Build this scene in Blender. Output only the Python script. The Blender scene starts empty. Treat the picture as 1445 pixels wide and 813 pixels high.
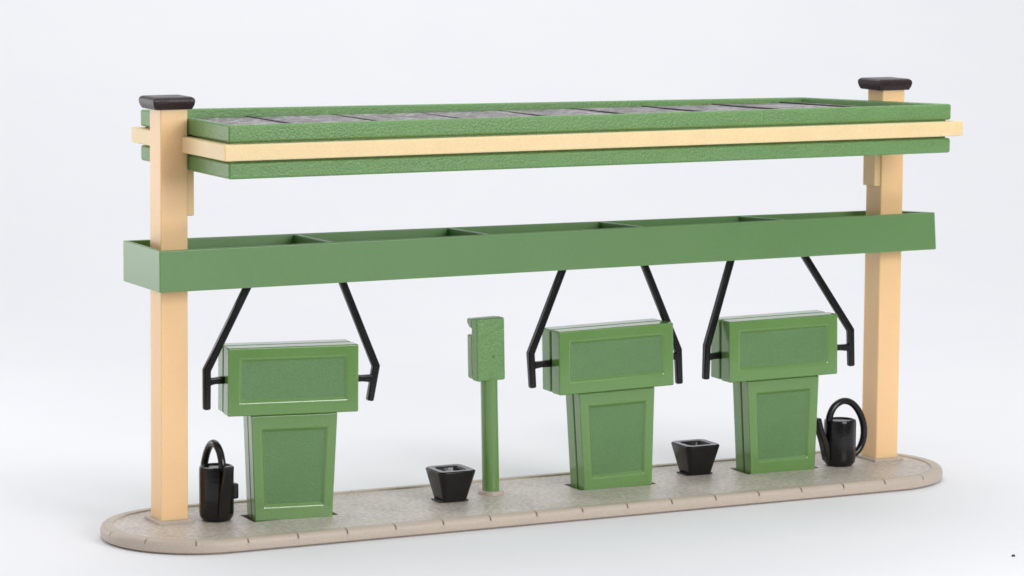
import bpy, bmesh, math, random
from mathutils import Vector, Matrix
random.seed(7)
sc = bpy.context.scene
col = sc.collection
PI = math.pi
HB = 0.15                      # thickness of the island above the white surface

# ------------------------------------------------------------------ materials
def nodes_of(name):
    m = bpy.data.materials.new(name); m.use_nodes = True
    nt = m.node_tree
    return m, nt, nt.nodes['Principled BSDF']

def plastic(name, color, rough=0.35, grain=60.0, bump=0.06, var=0.06, sss=0.0, spec=0.5, mottled=2.5, sssr=(1.0, .6, .3), slow=.35, coat=0, rvar=.6):
    """injection moulded plastic: fine mould grain, slow colour and gloss variation"""
    m, nt, b = nodes_of(name)
    N, L = nt.nodes, nt.links
    tc = N.new('ShaderNodeTexCoord')
    n1 = N.new('ShaderNodeTexNoise'); n1.inputs['Scale'].default_value = mottled; n1.inputs['Detail'].default_value = 4
    n2 = N.new('ShaderNodeTexNoise'); n2.inputs['Scale'].default_value = grain; n2.inputs['Detail'].default_value = 3
    L.new(tc.outputs['Object'], n1.inputs['Vector']); L.new(tc.outputs['Object'], n2.inputs['Vector'])
    mix = N.new('ShaderNodeMix'); mix.data_type = 'RGBA'
    mix.inputs['A'].default_value = (*[c * (1 - var) for c in color], 1)
    mix.inputs['B'].default_value = (*[min(1, c * (1 + var)) for c in color], 1)
    add = N.new('ShaderNodeMath'); add.operation = 'MULTIPLY_ADD'; add.inputs[1].default_value = slow
    half = N.new('ShaderNodeMath'); half.operation = 'MULTIPLY'; half.inputs[1].default_value = 1 / (1 + slow)
    L.new(n1.outputs['Fac'], add.inputs[0]); L.new(n2.outputs['Fac'], add.inputs[2]); L.new(add.outputs[0], half.inputs[0])
    rmp = N.new('ShaderNodeMapRange'); rmp.inputs['From Min'].default_value = .33; rmp.inputs['From Max'].default_value = .67
    L.new(half.outputs[0], rmp.inputs['Value']); L.new(rmp.outputs[0], mix.inputs['Factor'])
    L.new(mix.outputs['Result'], b.inputs['Base Color'])
    rr = N.new('ShaderNodeMapRange'); rr.inputs['To Min'].default_value = rough - .07 * rvar; rr.inputs['To Max'].default_value = rough + .1 * rvar
    rr.inputs['From Min'].default_value = .3; rr.inputs['From Max'].default_value = .7
    L.new(n1.outputs['Fac'], rr.inputs['Value']); L.new(rr.outputs[0], b.inputs['Roughness'])
    bp = N.new('ShaderNodeBump'); bp.inputs['Strength'].default_value = bump; bp.inputs['Distance'].default_value = 0.02
    L.new(n2.outputs['Fac'], bp.inputs['Height']); L.new(bp.outputs['Normal'], b.inputs['Normal'])
    wv = N.new('ShaderNodeBump'); wv.inputs['Strength'].default_value = .08; wv.inputs['Distance'].default_value = .05
    L.new(n1.outputs['Fac'], wv.inputs['Height']); L.new(wv.outputs['Normal'], bp.inputs['Normal'])
    b.inputs['Specular IOR Level'].default_value = spec
    b.inputs['Coat Weight'].default_value = coat; b.inputs['Coat Roughness'].default_value = .06
    if sss:
        b.inputs['Subsurface Weight'].default_value = sss
        b.inputs['Subsurface Radius'].default_value = sssr
        b.inputs['Subsurface Scale'].default_value = 0.12
    return m

def speckled(name, dark, mid, light, scale, rough, bump, dist=0.02):
    m, nt, b = nodes_of(name)
    N, L = nt.nodes, nt.links
    tc = N.new('ShaderNodeTexCoord')
    n = N.new('ShaderNodeTexNoise'); n.inputs['Scale'].default_value = scale; n.inputs['Detail'].default_value = 5; n.inputs['Roughness'].default_value = .7
    w = N.new('ShaderNodeTexNoise'); w.inputs['Scale'].default_value = 1.7; w.inputs['Detail'].default_value = 3
    L.new(tc.outputs['Object'], n.inputs['Vector']); L.new(tc.outputs['Object'], w.inputs['Vector'])
    s = N.new('ShaderNodeMath'); s.operation = 'MULTIPLY_ADD'; s.inputs[1].default_value = .25
    L.new(w.outputs['Fac'], s.inputs[0]); 
    k = N.new('ShaderNodeMath'); k.operation = 'MULTIPLY'; k.inputs[1].default_value = .75
    L.new(n.outputs['Fac'], k.inputs[0]); L.new(k.outputs[0], s.inputs[2])
    r = N.new('ShaderNodeValToRGB'); e = r.color_ramp.elements
    e[0].position = .36; e[0].color = (*dark, 1); e[1].position = .64; e[1].color = (*light, 1)
    q = e.new(.5); q.color = (*mid, 1)
    L.new(s.outputs[0], r.inputs['Fac']); L.new(r.outputs['Color'], b.inputs['Base Color'])
    b.inputs['Roughness'].default_value = rough
    bp = N.new('ShaderNodeBump'); bp.inputs['Strength'].default_value = bump; bp.inputs['Distance'].default_value = dist
    L.new(n.outputs['Fac'], bp.inputs['Height']); L.new(bp.outputs['Normal'], b.inputs['Normal'])
    return m

GREEN = (.142, .28, .080)
M_green  = plastic('green_plastic', GREEN, .17, 45, .03, .06, sss=.35, sssr=(.6, 1, .2), coat=.45)
M_greenT = plastic('satin_green_plastic', (.13, .262, .092), .32, 45, .05, .04, sss=.3, sssr=(.6, 1, .2), spec=.7, rvar=.12, mottled=1.2)
M_greenP = plastic('green_panel_plastic', (.108, .222, .080), .40, 60, .16, .12, sss=.05, sssr=(.5, 1, .3))
M_greenF = plastic('grained_green_plastic', (.15, .30, .10), .34, 36, .55, .15, sss=.3, sssr=(.6, 1, .25))
M_cream  = plastic('cream_plastic', (.92, .615, .33), .36, 50, .06, .04, sss=.55, sssr=(1, .55, .22))
M_band   = plastic('pale_cream_plastic', (.87, .67, .37), .42, 50, .12, .05, sss=.25, sssr=(1, .6, .25))
M_black  = plastic('black_plastic', (.006, .005, .0055), .2, 30, .10, .3, spec=.35, coat=.12)
M_cap    = plastic('dark_brown_plastic', (.030, .017, .019), .34, 30, .3, .3, spec=.3)
M_kerb   = plastic('tan_plastic', (.485, .41, .34), .45, 40, .15, .06, sss=.15, sssr=(1, .7, .5))
M_deck   = speckled('textured_deck_plastic', (.35, .31, .27), (.52, .46, .41), (.71, .645, .58), 17, .36, .4)
M_roof   = speckled('grey_gravel_plastic', (.04, .033, .04), (.19, .168, .182), (.60, .55, .58), 10, .42, .9, .04)
M_line   = plastic('dark_joint_plastic', (.045, .035, .045), .5, 30, .1, .2)
M_crumb  = plastic('dark_crumb', (.02, .02, .022), .6, 30, .1, .2)

def paper(name):
    m, nt, b = nodes_of(name)
    N, L = nt.nodes, nt.links
    tc = N.new('ShaderNodeTexCoord')
    n = N.new('ShaderNodeTexNoise'); n.inputs['Scale'].default_value = .35; n.inputs['Detail'].default_value = 5
    L.new(tc.outputs['Object'], n.inputs['Vector'])
    mx = N.new('ShaderNodeMix'); mx.data_type = 'RGBA'
    mx.inputs['A'].default_value = (.80, .80, .835, 1); mx.inputs['B'].default_value = (.835, .835, .862, 1)
    L.new(n.outputs['Fac'], mx.inputs['Factor']); L.new(mx.outputs['Result'], b.inputs['Base Color'])
    b.inputs['Roughness'].default_value = .75
    f = N.new('ShaderNodeTexNoise'); f.inputs['Scale'].default_value = 9; f.inputs['Detail'].default_value = 6
    L.new(tc.outputs['Object'], f.inputs['Vector'])
    bp = N.new('ShaderNodeBump'); bp.inputs['Strength'].default_value = .12; bp.inputs['Distance'].default_value = .03
    L.new(f.outputs['Fac'], bp.inputs['Height']); L.new(bp.outputs['Normal'], b.inputs['Normal'])
    return m
M_paper = paper('white_paper')

# ------------------------------------------------------------------ helpers
def obj(name, bm, mat, parent=None, bevel=0.0, seg=2, smooth=False, label=None):
    bmesh.ops.recalc_face_normals(bm, faces=bm.faces)
    me = bpy.data.meshes.new(name); bm.to_mesh(me); bm.free()
    me.materials.append(mat)
    o = bpy.data.objects.new(name, me); col.objects.link(o)
    if parent: o.parent = parent
    if smooth:
        for p in me.polygons: p.use_smooth = True
    if bevel:
        md = o.modifiers.new('Bevel', 'BEVEL'); md.width = bevel; md.segments = seg
        md.limit_method = 'ANGLE'; md.angle_limit = math.radians(35); md.harden_normals = True
        for p in me.polygons: p.use_smooth = True
    elif smooth:
        md = o.modifiers.new('Split', 'EDGE_SPLIT'); md.split_angle = math.radians(40)
    if label: o['label'] = label
    return o

def thing(name, label, cat, loc=(0, 0, 0), rot=(0, 0, 0), group=None):
    o = bpy.data.objects.new(name, None); col.objects.link(o)
    o.empty_display_size = .1
    o.location = loc; o.rotation_euler = rot
    o['label'] = label; o['category'] = cat
    if group: o['group'] = group
    return o

def box(bm, x0, x1, y0, y1, z0, z1, f=None):
    v = [Vector((x, y, z)) for z in (z0, z1) for y in (y0, y1) for x in (x0, x1)]
    if f: v = [f(p) for p in v]
    v = [bm.verts.new(p) for p in v]
    for q in ((0, 2, 3, 1), (4, 5, 7, 6), (0, 1, 5, 4), (2, 6, 7, 3), (0, 4, 6, 2), (1, 3, 7, 5)):
        bm.faces.new([v[i] for i in q])

def loft(bm, loops, cap0=True, cap1=True):
    R = [[bm.verts.new(p) for p in l] for l in loops]
    n = len(R[0])
    for a, b in zip(R, R[1:]):
        for i in range(n):
            bm.faces.new((a[i], a[(i + 1) % n], b[(i + 1) % n], b[i]))
    if cap0: bm.faces.new(R[0][::-1])
    if cap1: bm.faces.new(R[-1])
    return R

def ring(bm, outer0, outer1, inner0, inner1):
    """a closed band: outer wall, top, inner wall, bottom"""
    R = [[bm.verts.new(p) for p in l] for l in (outer0, outer1, inner1, inner0)]
    n = len(R[0])
    for k in range(4):
        a, b = R[k], R[(k + 1) % 4]
        for i in range(n):
            bm.faces.new((a[i], a[(i + 1) % n], b[(i + 1) % n], b[i]))

def rect(x0, x1, y0, y1, z, f=None):
    p = [Vector(q) for q in ((x0, y0, z), (x1, y0, z), (x1, y1, z), (x0, y1, z))]
    return [f(q) for q in p] if f else p

def rrect(h, r, z, seg=4, k=1.0):
    """rounded square loop of half width h"""
    out = []
    for cx, cy, a0 in ((h - r, h - r, 0), (-h + r, h - r, 90), (-h + r, -h + r, 180), (h - r, -h + r, 270)):
        for i in range(seg + 1):
            a = math.radians(a0 + 90 * i / seg)
            out.append(Vector(((cx + r * math.cos(a)) * k, cy + r * math.sin(a), z)))
    return out

def circ(r, z, n=28, cx=0, cy=0):
    return [Vector((cx + r * math.cos(2 * PI * i / n), cy + r * math.sin(2 * PI * i / n), z)) for i in range(n)]

def bar_xz(bm, pts, wid, y0, y1):
    """flat bar following points in the xz plane, wid across the path, thickness y0..y1"""
    P = [Vector((a, b)) for a, b in pts]; n = len(P)
    wid = wid if isinstance(wid, (list, tuple)) else [wid] * n
    L, R = [], []
    for i in range(n):
        d0 = (P[i] - P[i - 1]).normalized() if i else None
        d1 = (P[i + 1] - P[i]).normalized() if i < n - 1 else None
        d0 = d0 or d1; d1 = d1 or d0
        t = (d0 + d1).normalized(); nn = Vector((-t.y, t.x))
        c = max(.5, nn.dot(Vector((-d0.y, d0.x))))
        L.append(P[i] + nn * wid[i] / 2 / c); R.append(P[i] - nn * wid[i] / 2 / c)
    loops = [[Vector((L[i].x, y0, L[i].y)), Vector((R[i].x, y0, R[i].y)), Vector((R[i].x, y1, R[i].y)), Vector((L[i].x, y1, L[i].y))] for i in range(n)]
    loft(bm, loops)

def tube(bm, pts, rad, n=10):
    P = [Vector(p) for p in pts]
    rad = rad if isinstance(rad, (list, tuple)) else [rad] * len(P)
    loops = []
    up = Vector((0, 1, 0))
    for i, p in enumerate(P):
        t = (P[min(i + 1, len(P) - 1)] - P[max(i - 1, 0)]).normalized()
        a = t.cross(up).normalized(); b = a.cross(t)
        loops.append([p + (a * math.cos(2 * PI * k / n) + b * math.sin(2 * PI * k / n)) * rad[i] for k in range(n)])
    loft(bm, loops)

def spline(pts, per=6):
    P = [Vector(p) for p in pts]; P = [2 * P[0] - P[1]] + P + [2 * P[-1] - P[-2]]
    out = []
    for i in range(1, len(P) - 2):
        for k in range(per):
            t = k / per
            a, b, c, d = P[i - 1], P[i], P[i + 1], P[i + 2]
            out.append(.5 * ((2 * b) + (c - a) * t + (2 * a - 5 * b + 4 * c - d) * t * t + (3 * b - 3 * c + d - a) * t ** 3))
    out.append(P[-2])
    return out

# ------------------------------------------------------------------ setting: one seamless sweep of white paper
def sweep():
    bm = bmesh.new()
    prof = [(-10, 0)] + [(y, 0) for y in (-8, -4, 0, 6, 12)]
    R = 70
    for i in range(1, 25):
        a = math.radians(70 * i / 24); prof.append((12 + R * math.sin(a), R - R * math.cos(a)))
    rows = [[bm.verts.new((x, y, z)) for x in (-70, -35, -10, 10, 45, 90)] for y, z in prof]
    for a, b in zip(rows, rows[1:]):
        for i in range(5): bm.faces.new((a[i], a[i + 1], b[i + 1], b[i]))
    o = obj('white_surface', bm, M_paper, smooth=False)
    for p in o.data.polygons: p.use_smooth = True
    o.location = (0, 0, -HB - .004); o['kind'] = 'structure'
    for p in o.data.polygons:
        if p.normal.z < -0.01: p.flip()
    o['label'] = 'white paper surface sweeping up behind the model'
    return o
sweep()

# ------------------------------------------------------------------ island
IY, IR = -.12, 1.15            # centre line and half width
IX0, IX1 = .42, 9.58
def stadium(off, z, step=.21, jit=None):
    """points round the island, at the outline moved inwards by off"""
    r = IR - off; pts = []
    n = 44; a_n = 26
    for i in range(n): pts.append((IX0 + (IX1 - IX0) * i / n, IY - r))
    for i in range(a_n): 
        a = -PI / 2 + PI * i / a_n; pts.append((IX1 + r * math.cos(a), IY + r * math.sin(a)))
    for i in range(n): pts.append((IX1 - (IX1 - IX0) * i / n, IY + r))
    for i in range(a_n):
        a = PI / 2 + PI * i / a_n; pts.append((IX0 + r * math.cos(a), IY + r * math.sin(a)))
    return [Vector((x, y, z)) for x, y in pts]

PUMPS = [dict(c=(1.580, -.125), yaw=-7.2, lean=.5, sz=1.018), dict(c=(6.036, .025), yaw=-1.5, lean=-1.3, sz=1.0), dict(c=(8.516, .12), yaw=-1.2, lean=-.8, sz=.985)]
isl = thing('traffic_island', 'long tan island with rounded ends and notched kerb carrying the pumps and pillars', 'traffic island')
# deck with a slot sunk under each pump
bm = bmesh.new()
deck_out = stadium(.15, -.006)
vo = [bm.verts.new(p) for p in deck_out]
edges = [bm.edges.new((vo[i], vo[(i + 1) % len(vo)])) for i in range(len(vo))]
holes = []
for P in PUMPS:
    cx, cy = P['c']
    h = [bm.verts.new(p) for p in rect(cx - .53, cx + .56, cy - .20, cy + .27, -.006)]
    holes.append(h); edges += [bm.edges.new((h[i], h[(i + 1) % 4])) for i in range(4)]
bmesh.ops.triangle_fill(bm, use_beauty=True, use_dissolve=False, edges=edges)
for h in holes:
    lo = [bm.verts.new(v.co + Vector((0, 0, -.10))) for v in h]
    for i in range(4): bm.faces.new((h[i], h[(i + 1) % 4], lo[(i + 1) % 4], lo[i]))
    bm.faces.new(lo)
deck = obj('deck', bm, M_deck, isl)
# kerb: profile swept round the island, with notches at the joints between kerb stones
prof = [(.045, -HB), (.022, -HB + .016), (.0, -HB + .026), (-.004, -.045), (.008, -.014), (.026, .004), (.06, .010), (.145, .010), (.158, -.004), (.165, -.05)]
def kerb_path():
    """(point, outward normal, notch) all the way round, with four stations at every joint"""
    segs = []
    Ls = IX1 - IX0; La = PI * IR; T = 2 * Ls + 2 * La
    def at(s):
        s %= T
        if s < Ls: return Vector((IX0 + s, IY - IR)), Vector((0, -1))
        s -= Ls
        if s < La:
            a = -PI / 2 + s / IR; n = Vector((math.cos(a), math.sin(a))); return Vector((IX1, IY)) + n * IR, n
        s -= La
        if s < Ls: return Vector((IX1 - s, IY + IR)), Vector((0, 1))
        s -= Ls
        a = PI / 2 + s / IR; n = Vector((math.cos(a), math.sin(a))); return Vector((IX0, IY)) + n * IR, n
    N = round(T / .63); st = []
    for k in range(N):
        s = (k + .28) * T / N
        g = .013
        st += [(s - g, 0), (s - g * .6, 1), (s + g * .6, 1), (s + g, 0)]
        for j in range(1, 6): st.append((s + T / N * j / 6, 0))
    return [(*at(s), k) for s, k in st]
bm = bmesh.new()
loops = []
for p, n, notch in kerb_path():
    l = []
    for i, (off, z) in enumerate(prof):
        if notch and 4 <= i <= 6: z -= (.026, .026, .012)[i - 4]; off += (.016, .012, 0)[i - 4]
        l.append(bm.verts.new((p.x - n.x * off, p.y - n.y * off, z)))
    loops.append(l)
for a, b in zip(loops, loops[1:] + loops[:1]):
    for i in range(len(prof) - 1): bm.faces.new((a[i], b[i], b[i + 1], a[i + 1]))
obj('kerb', bm, M_kerb, isl, smooth=True)
for x0, x1 in ((-.055, .40), (9.95, 10.395)):
    bm = bmesh.new(); box(bm, x0, x1, -.06, .43, -.02, .035); obj('pillar_footing', bm, M_kerb, isl, bevel=.012)
bm = bmesh.new(); loft(bm, [circ(.165, -.02, 24, 4.40, .13), circ(.155, .035, 24, 4.40, .13), circ(.115, .04, 24, 4.40, .13)])
obj('post_collar', bm, M_kerb, isl, smooth=True)

# ------------------------------------------------------------------ canopy: two pillars, roof slab, open trough
can = thing('station_canopy', 'cream and green canopy on two pillars with flat roof and open trough below it', 'canopy')
def pillar(x, inner, lean):
    top, w, d = 4.90, .34, .37
    f = lambda p: Vector((p.x + lean * p.z / top, p.y, p.z))
    bm = bmesh.new()
    box(bm, x, x + w, 0, d, .02, top, f)
    o = obj('pillar', bm, M_cream, can, bevel=.018, seg=3)
    # small stepped bracket on the inner face below the roof
    bm = bmesh.new()
    bx = (x + w - .01, x + w + .09) if inner > 0 else (x - .09, x + .01)
    box(bm, bx[0] + lean * .8, bx[1] + lean * .8, .03, .31, 3.64, 4.36)
    obj('bracket', bm, M_cream, o, bevel=.012)
    bm = bmesh.new()
    cx0, cx1, cy0, cy1 = x - .105 + lean, x + w + .075 + lean, -.06, d + .09
    e = .03
    loft(bm, [rect(cx0 + e, cx1 - e, cy0 + e, cy1 - e, 4.895), rect(cx0 + .008, cx1 - .008, cy0 + .008, cy1 - .008, 4.945), rect(cx0, cx1, cy0, cy1, 4.985),
              rect(cx0 + .004, cx1 - .004, cy0 + .004, cy1 - .004, 5.02), rect(cx0 + .035, cx1 - .035, cy0 + .035, cy1 - .035, 5.042)])
    obj('pillar_cap', bm, M_cap, o, bevel=.012, seg=3)
pillar(0, 1, .03); pillar(10, -1, 0)

# the moulded roof is slightly warped: its rear right corner hangs lower and shorter
def rwarp(p):
    t = max(0, p.x / 10) ; s = (p.y + 1.28) / 2.93
    return Vector((p.x - .40 * s * max(0, (p.x - 5) / 5), p.y, p.z - .075 * t * s))
FX0, FX1, FY0, FY1 = .378, 10.2, -1.28, 1.65
def grid_ring(z0, z1, o, thick, name, mat, parent, bev):
    """frame of four walls, z0..z1, offset outwards by o"""
    bm = bmesh.new()
    a = (FX0 - o, FX1 + o, FY0 - o, FY1 + o); b = (a[0] + thick, a[1] - thick, a[2] + thick, a[3] - thick)
    ring(bm, rect(*a, z0, rwarp), rect(*a, z1, rwarp), rect(*b, z0, rwarp), rect(*b, z1, rwarp))
    return obj(name, bm, mat, parent, bevel=bev, seg=3)
bm = bmesh.new(); box(bm, FX0, FX1, FY0, FY1, 4.173, 4.361, rwarp)
roof = obj('roof', bm, M_greenF, can, bevel=.03, seg=3)
bm = bmesh.new(); box(bm, FX0 + .05, FX1 - .05, FY0 + .05, FY1 - .05, 4.355, 4.62, rwarp)
obj('roof_core', bm, M_greenF, roof)
bm = bmesh.new()
a = (FX0 - .085, FX1 + .11, FY0 - .09, FY1 + .09)
box(bm, *a, 4.388, 4.575, rwarp)
obj('trim_band', bm, M_band, roof, bevel=.014, seg=2)
grid_ring(4.592, 4.792, 0, .06, 'upper_fascia', M_greenF, roof, .026)
def swarp(p):
    q = rwarp(p); t = max(0, (p.x - 4) / 6); q.z += t * (.022 + .028 * (p.y + 1.28) / 2.93); return q
bm = bmesh.new(); box(bm, FX0 + .055, FX1 - .055, FY0 + .055, FY1 - .055, 4.60, 4.674, swarp)
obj('roof_surface', bm, M_roof, roof)
for k in range(9):
    x = .607 + 1.149 * k
    if x > 10.0: continue
    bm = bmesh.new(); box(bm, x - .019, x + .019, FY0 + .06, FY1 - .06, 4.666, 4.691, swarp)
    obj('roof_joint', bm, M_line, roof)

# trough hung between the pillars
TX0, TX1, TY0, TY1, TZ0, TZ1 = -.158, 10.55, -.437, .807, 2.808, 3.296
def twarp(p):
    t = max(0, p.x / 10.5); s = (p.y - TY0) / (TY1 - TY0)
    lean = .035 * t * (TZ1 - p.z) / (TZ1 - TZ0)
    return Vector((p.x + lean, p.y, p.z + t * (.025 * (1 - s) - .055 * s)))
bm = bmesh.new()
a = (TX0, TX1, TY0, TY1); th = .055; b = (TX0 + th, TX1 - th, TY0 + th, TY1 - th)
R = [[bm.verts.new(q) for q in l] for l in (rect(*a, TZ0, twarp), rect(*a, TZ1, twarp), rect(*b, TZ1, twarp), rect(*b, TZ0 + .03, twarp))]
for p, q in zip(R, R[1:]):
    for i in range(4): bm.faces.new((p[i], p[(i + 1) % 4], q[(i + 1) % 4], q[i]))
bm.faces.new(R[0][::-1]); bm.faces.new(R[3])
trough = obj('trough', bm, M_greenT, can, bevel=.012, seg=2)
for x in (2.045, 4.118, 6.258, 8.323):
    bm = bmesh.new(); box(bm, x - .027, x + .027, TY0 + th - .004, TY1 - th + .004, TZ0 + .02, TZ1 - .004, twarp)
    obj('divider', bm, M_greenT, trough, bevel=.01)

# ------------------------------------------------------------------ petrol pumps
def slab(bm, xb, xt, y0, y1, z0, z1, dx=0):
    loft(bm, [rect(-xb, xb, y0, y1, z0), rect(-xt + dx, xt + dx, y0, y1, z1)])

def framed_front(bm, F, z0, z1, xb, xt, y0, y1, mx, mz0, mz1, rec, dx=0):
    """slab whose front has a raised border round a sunk field; returns the corners of the field"""
    def hw(z): return xb + (xt - xb) * (z - z0) / (z1 - z0)
    def cx(z): return dx * (z - z0) / (z1 - z0)
    O = [Vector((cx(z) + s * hw(z), y0, z)) for s, z in ((-1, z0), (1, z0), (1, z1), (-1, z1))]
    I = [Vector((cx(z) + s * (hw(z) - mx), y0, z)) for s, z in ((-1, z0 + mz0), (1, z0 + mz0), (1, z1 - mz1), (-1, z1 - mz1))]
    cI = sum(I, Vector()) / 4; sl = .034
    D = [Vector((p.x + (sl if p.x < cI.x else -sl), y0 + rec, p.z + (sl if p.z < cI.z else -sl))) for p in I]
    B = [Vector((p.x, y1, p.z)) for p in O]
    L = [[bm.verts.new(p) for p in l] for l in (D, I, O, B)]
    for a, b in zip(L, L[1:]):
        for i in range(4): bm.faces.new((a[i], a[(i + 1) % 4], b[(i + 1) % 4], b[i]))
    bm.faces.new(L[0]); bm.faces.new(L[3][::-1])
    return D

HX = -.03                      # the head sits a hair off centre
def field(bm, D, y, inset):
    c = sum(D, Vector()) / 4
    f = []
    for p in D:
        q = p.copy(); q.x += inset * (1 if q.x < c.x else -1); q.z += inset * (1 if q.z < c.z else -1); f.append(q)
    loft(bm, [[Vector((p.x, y, p.z)) for p in f], [Vector((p.x, y + .03, p.z)) for p in f]])

def make_pump(label):
    t = thing('petrol_pump', label, 'petrol pump', group='green petrol pumps on the island')
    # body: two half shells with a seam between them, tapering towards the foot
    bm = bmesh.new()
    D = framed_front(bm, None, -.02, 1.235, .477, .532, -.22, -.05, .115, .165, .165, .035)
    body = obj('body', bm, M_green, t, bevel=.016, seg=3)
    bm = bmesh.new(); slab(bm, .440, .49, -.07, .03, -.03, 1.235); obj('seam', bm, M_green, body)
    bm = bmesh.new(); slab(bm, .470, .526, -.008, .20, -.02, 1.235); obj('rear_shell', bm, M_green, body, bevel=.016, seg=3)
    bm = bmesh.new(); field(bm, D, -.22 + .031, -.004); obj('front_panel', bm, M_greenP, body)
    # head
    bm = bmesh.new()
    D = framed_front(bm, None, 1.245, 2.045, .803, .800, -.285, -.055, .145, .155, .135, .032)
    for v in bm.verts: v.co.x += HX
    D = [p + Vector((HX, 0, 0)) for p in D]
    head = obj('head', bm, M_green, t, bevel=.018, seg=3)
    bm = bmesh.new(); box(bm, -.755 + HX, .755 + HX, -.07, .02, 1.28, 2.005); obj('seam', bm, M_green, head)
    bm = bmesh.new(); box(bm, -.795 + HX, .793 + HX, .004, .235, 1.25, 2.04); obj('rear_shell', bm, M_green, head, bevel=.018, seg=3)
    bm = bmesh.new(); field(bm, D, -.285 + .028, -.004); obj('display_panel', bm, M_greenP, head)
    return t

def copy_tree(o, parent=None):
    c = o.copy(); col.objects.link(c); c.parent = parent
    for ch in list(o.children): copy_tree(ch, c)
    return c

HOSES = [  # left, right: top, elbow, end, bracket height
    (((-.544, 2.748), (-1.044, 1.82), (-1.048, 1.347), 1.688), ((.71, 2.753), (1.135, 1.739), (1.055, 1.317), 1.60)),
    (((-.718, 2.741), (-1.146, 1.742), (-1.116, 1.304), 1.597), ((.466, 2.747), (.956, 1.662), (.98, 1.223), 1.585)),
    (((-.712, 2.739), (-1.044, 1.676), (-1.055, 1.238), 1.535), ((.417, 2.741), (1.122, 1.755), (1.143, 1.275), 1.534))]
LBL = ['green petrol pump nearest the left pillar, standing apart from the other two pumps',
       'green petrol pump between the two black buckets, a slim green post to its left',
       'green petrol pump nearest the right pillar, with a black watering can beside it']
first = None
roots = []
for i, P in enumerate(PUMPS):
    if first is None: r = first = make_pump(LBL[0])
    else: r = copy_tree(first); r['label'] = LBL[i]
    roots.append(r)
for i, (r, P) in enumerate(zip(roots, PUMPS)):
    r.location = (*P['c'], 0); r.rotation_euler = (0, math.radians(P['lean']), math.radians(P['yaw'])); r.scale = (1, 1, P['sz'])
    # hose arms run from the pump's sides up into the trough
    Minv = (Matrix.Translation((*P['c'], 0)) @ r.rotation_euler.to_matrix().to_4x4() @ Matrix.Diagonal((1, 1, P['sz'], 1))).inverted()
    for (top, elb, end, zb), sd in zip(HOSES[i], (-1, 1)):
        cx, cy = P['c']
        k = (2.845 - top[1]) / (top[1] - elb[1])
        top2 = (top[0] + (top[0] - elb[0]) * k, 2.845)
        bm = bmesh.new()
        bar_xz(bm, [top2, elb, end], [.088, .092, .085], -.04, .045)
        for v in bm.verts: v.co = Minv @ (v.co + Vector((cx, cy, 0)))
        h = obj('hose', bm, M_black, r, bevel=.022, seg=3)
        bm = bmesh.new()
        xs = elb[0] + (end[0] - elb[0]) * (elb[1] - zb) / (elb[1] - end[1])
        xe = sd * .79 + HX
        bar_xz(bm, [(xs, zb - .01), (xs + (xe - xs) * .45, zb), (xe, zb + .005)], [.10, .078, .095], -.035, .04)
        for v in bm.verts: v.co = Minv @ (v.co + Vector((cx, cy, 0)))
        obj('hose_bracket', bm, M_black, h, bevel=.018, seg=2)

# ------------------------------------------------------------------ air post
ap = thing('service_post', 'slim green post topped by a small box, between the left bucket and middle pump', 'post', (4.40, .13, 0), (0, math.radians(-1.3), 0))
bm = bmesh.new(); loft(bm, [circ(.108, .0), circ(.106, 1.48)]); obj('pole', bm, M_green, ap, smooth=True)
bm = bmesh.new(); box(bm, -.205, .178, -.10, .06, 1.43, 2.21); hb_ = obj('box', bm, M_greenF, ap, bevel=.02, seg=3)
bm = bmesh.new(); box(bm, -.200, .172, .06, .20, 1.44, 1.995); obj('rear_housing', bm, M_green, hb_, bevel=.025, seg=3)
bm = bmesh.new()
loft(bm, [[Vector((x, y, z)) for y, z in ((.06, 2.075), (.13, 2.09), (.19, 2.14), (.195, 2.18), (.16, 2.2), (.06, 2.2))] for x in (-.202, .172)])
obj('hook', bm, M_green, hb_, bevel=.012)
bm = bmesh.new(); loft(bm, [[Vector((p.x, -.094 - p.z, 1.73 + p.y)) for p in circ(.02, 0, 10, .025)], [Vector((p.x, -.112 - p.z, 1.73 + p.y * 1.0)) for p in circ(.012, 0, 10, .025)]])
obj('button', bm, M_green, hb_, smooth=True)

# ------------------------------------------------------------------ buckets
def make_bucket(label):
    t = thing('bucket', label, 'bucket', group='black square buckets on the island')
    bm = bmesh.new()
    loft(bm, [rrect(.158, .05, .0, 6), rrect(.248, .085, .355, 6), rrect(.254, .09, .380, 6), rrect(.240, .085, .395, 6),
              rrect(.160, .055, .391, 6), rrect(.148, .05, .372, 6), rrect(.115, .03, .06, 6)])
    tub = obj('tub', bm, M_black, t, bevel=.006, seg=2)
    bm = bmesh.new(); box(bm, -.20, .19, -.13, .13, -.004, .014); obj('base_plate', bm, M_black, t, bevel=.005)
    return t
b1 = make_bucket('black square bucket at the foot of the slim green post'); b1.location = (3.75, -.06, .0)
b2 = copy_tree(b1); b2['label'] = 'black square bucket between the middle pump and the right pump'; b2.location = (7.405, .27, 0)

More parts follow.
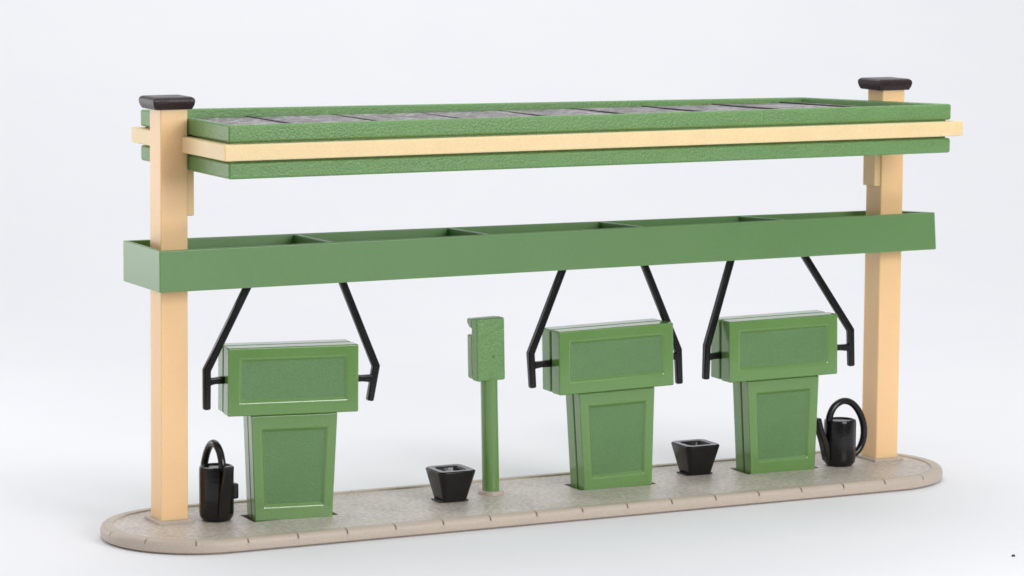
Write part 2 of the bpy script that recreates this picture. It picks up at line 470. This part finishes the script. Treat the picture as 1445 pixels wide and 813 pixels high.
# ------------------------------------------------------------------ watering cans
def make_can(label):
    t = thing('watering_can', label, 'watering can', group='black watering cans on the island')
    bm = bmesh.new()
    loft(bm, [circ(.165, 0), circ(.20, .045), circ(.207, .10), circ(.207, .585), circ(.200, .615), circ(.18, .622), circ(.172, .605), circ(.02, .602)])
    body = obj('body', bm, M_black, t, smooth=True)
    bm = bmesh.new()
    box(bm, -.09, .08, -.255, -.17, .23, .41); obj('side_lug', bm, M_black, body, bevel=.02)
    bm = bmesh.new()
    tube(bm, spline([(-.165, 0, .58), (-.155, 0, .68), (-.09, 0, .80), (.03, 0, .865), (.16, 0, .835), (.27, 0, .72), (.345, 0, .55), (.36, 0, .38), (.32, 0, .235), (.25, 0, .15), (.17, 0, .10)]), .045, 12)
    obj('handle', bm, M_black, t, smooth=True)
    bm = bmesh.new()
    loft(bm, [[Vector((x0, -w, z)), Vector((x1, -w, z)), Vector((x1, w, z)), Vector((x0, w, z))] for x0, x1, w, z in
              ((-.215, -.15, .075, .06), (-.25, -.17, .075, .20), (-.285, -.20, .07, .33), (-.345, -.27, .065, .50), (-.38, -.31, .058, .665))])
    obj('spout', bm, M_black, t, bevel=.015, seg=2)
    return t
c1 = make_can('black watering can between the left pillar and the left pump, its spout facing forward')
c1.location = (.69, -.02, 0); c1.rotation_euler = (0, 0, math.radians(94)); c1.scale = (1, 1, 1.05)
c2 = copy_tree(c1); bpy.data.objects.remove([q for q in c2.children_recursive if q.name.startswith('side_lug')][0])
c2['label'] = 'black watering can between the right pump and right pillar, hooped handle in side view'
c2.location = (9.43, .0, 0); c2.rotation_euler = (0, 0, 0); c2.scale = (1.03, 1, .97)

# ------------------------------------------------------------------ crumb on the paper
bm = bmesh.new(); bmesh.ops.create_icosphere(bm, subdivisions=2, radius=.022)
for v in bm.verts: v.co *= 1 + random.uniform(-.2, .2); v.co.z *= .7
cr = obj('crumb', bm, M_crumb, smooth=True); cr.location = (8.493, -5.226, -HB + .008)
cr['label'] = 'tiny dark crumb lying on the white surface in the lower right'; cr['category'] = 'crumb'

# ------------------------------------------------------------------ light: world as the pale studio, three softboxes
w = bpy.data.worlds.new('World'); sc.world = w; w.use_nodes = True
bg = w.node_tree.nodes['Background']; bg.inputs['Color'].default_value = (.97, .98, 1, 1); bg.inputs['Strength'].default_value = .64
# the room is pale behind and above the table, darker on the photographer's side
wn, wl = w.node_tree.nodes, w.node_tree.links
wt = wn.new('ShaderNodeTexCoord'); wsx = wn.new('ShaderNodeSeparateXYZ'); wl.new(wt.outputs['Generated'], wsx.inputs[0])
wa = wn.new('ShaderNodeMath'); wa.operation = 'MULTIPLY_ADD'; wa.inputs[1].default_value = .8
wl.new(wsx.outputs['Z'], wa.inputs[0]); wl.new(wsx.outputs['Y'], wa.inputs[2])
wr = wn.new('ShaderNodeMapRange'); wr.interpolation_type = 'SMOOTHSTEP'
for k_, v_ in (('From Min', -.95), ('From Max', .15), ('To Min', .16), ('To Max', .66)): wr.inputs[k_].default_value = v_
wl.new(wa.outputs[0], wr.inputs['Value']); wl.new(wr.outputs[0], bg.inputs['Strength'])
def area(name, loc, target, sx, sy, power, colr=(1, 1, 1)):
    d = bpy.data.lights.new(name, 'AREA'); d.shape = 'RECTANGLE'; d.size = sx; d.size_y = sy; d.energy = power; d.color = colr
    o = bpy.data.objects.new(name, d); col.objects.link(o); o.location = loc
    o.rotation_euler = (Vector(target) - Vector(loc)).to_track_quat('-Z', 'Y').to_euler()
    return o
area('top_softbox', (5, -2, 26), (5, 3, 0), 30, 24, 2000)
area('front_softbox', (11, -30, 11), (4, 0, 2), 13, 11, 5600)
area('rear_left_softbox', (-8.5, 12.5, 4.6), (1.5, 0, 2.6), 9, 8, 620)
area('background_light', (24, 40, 42), (24, 34, 2), 60, 30, 10500)

# ------------------------------------------------------------------ camera
F, C = 4516.512, Vector((-12.93351, -35.10456, 7.42639))
yaw, pitch, roll = map(math.radians, (-26.55944, 7.0442, .30204))
cy, sy = math.cos(yaw), math.sin(yaw)
fw = Vector((-sy * math.cos(pitch), cy * math.cos(pitch), -math.sin(pitch)))
r = Vector((cy, sy, 0)); u = r.cross(fw)
r2 = r * math.cos(roll) + u * math.sin(roll); u2 = u * math.cos(roll) - r * math.sin(roll)
cd = bpy.data.cameras.new('camera'); cam = bpy.data.objects.new('camera', cd); col.objects.link(cam)
m = Matrix((r2, u2, -fw)).transposed().to_4x4(); m.translation = C
cam.matrix_world = m
cd.sensor_width = 36; cd.lens = F * 36 / 1445; cd.clip_end = 400; cd.clip_start = .5
sc.camera = cam

sc.view_settings.view_transform = 'Standard'; sc.view_settings.look = 'None'
sc.view_settings.exposure = 0; sc.view_settings.gamma = 1; sc.view_settings.use_curve_mapping = False
sc.cycles.filter_width = 1.6
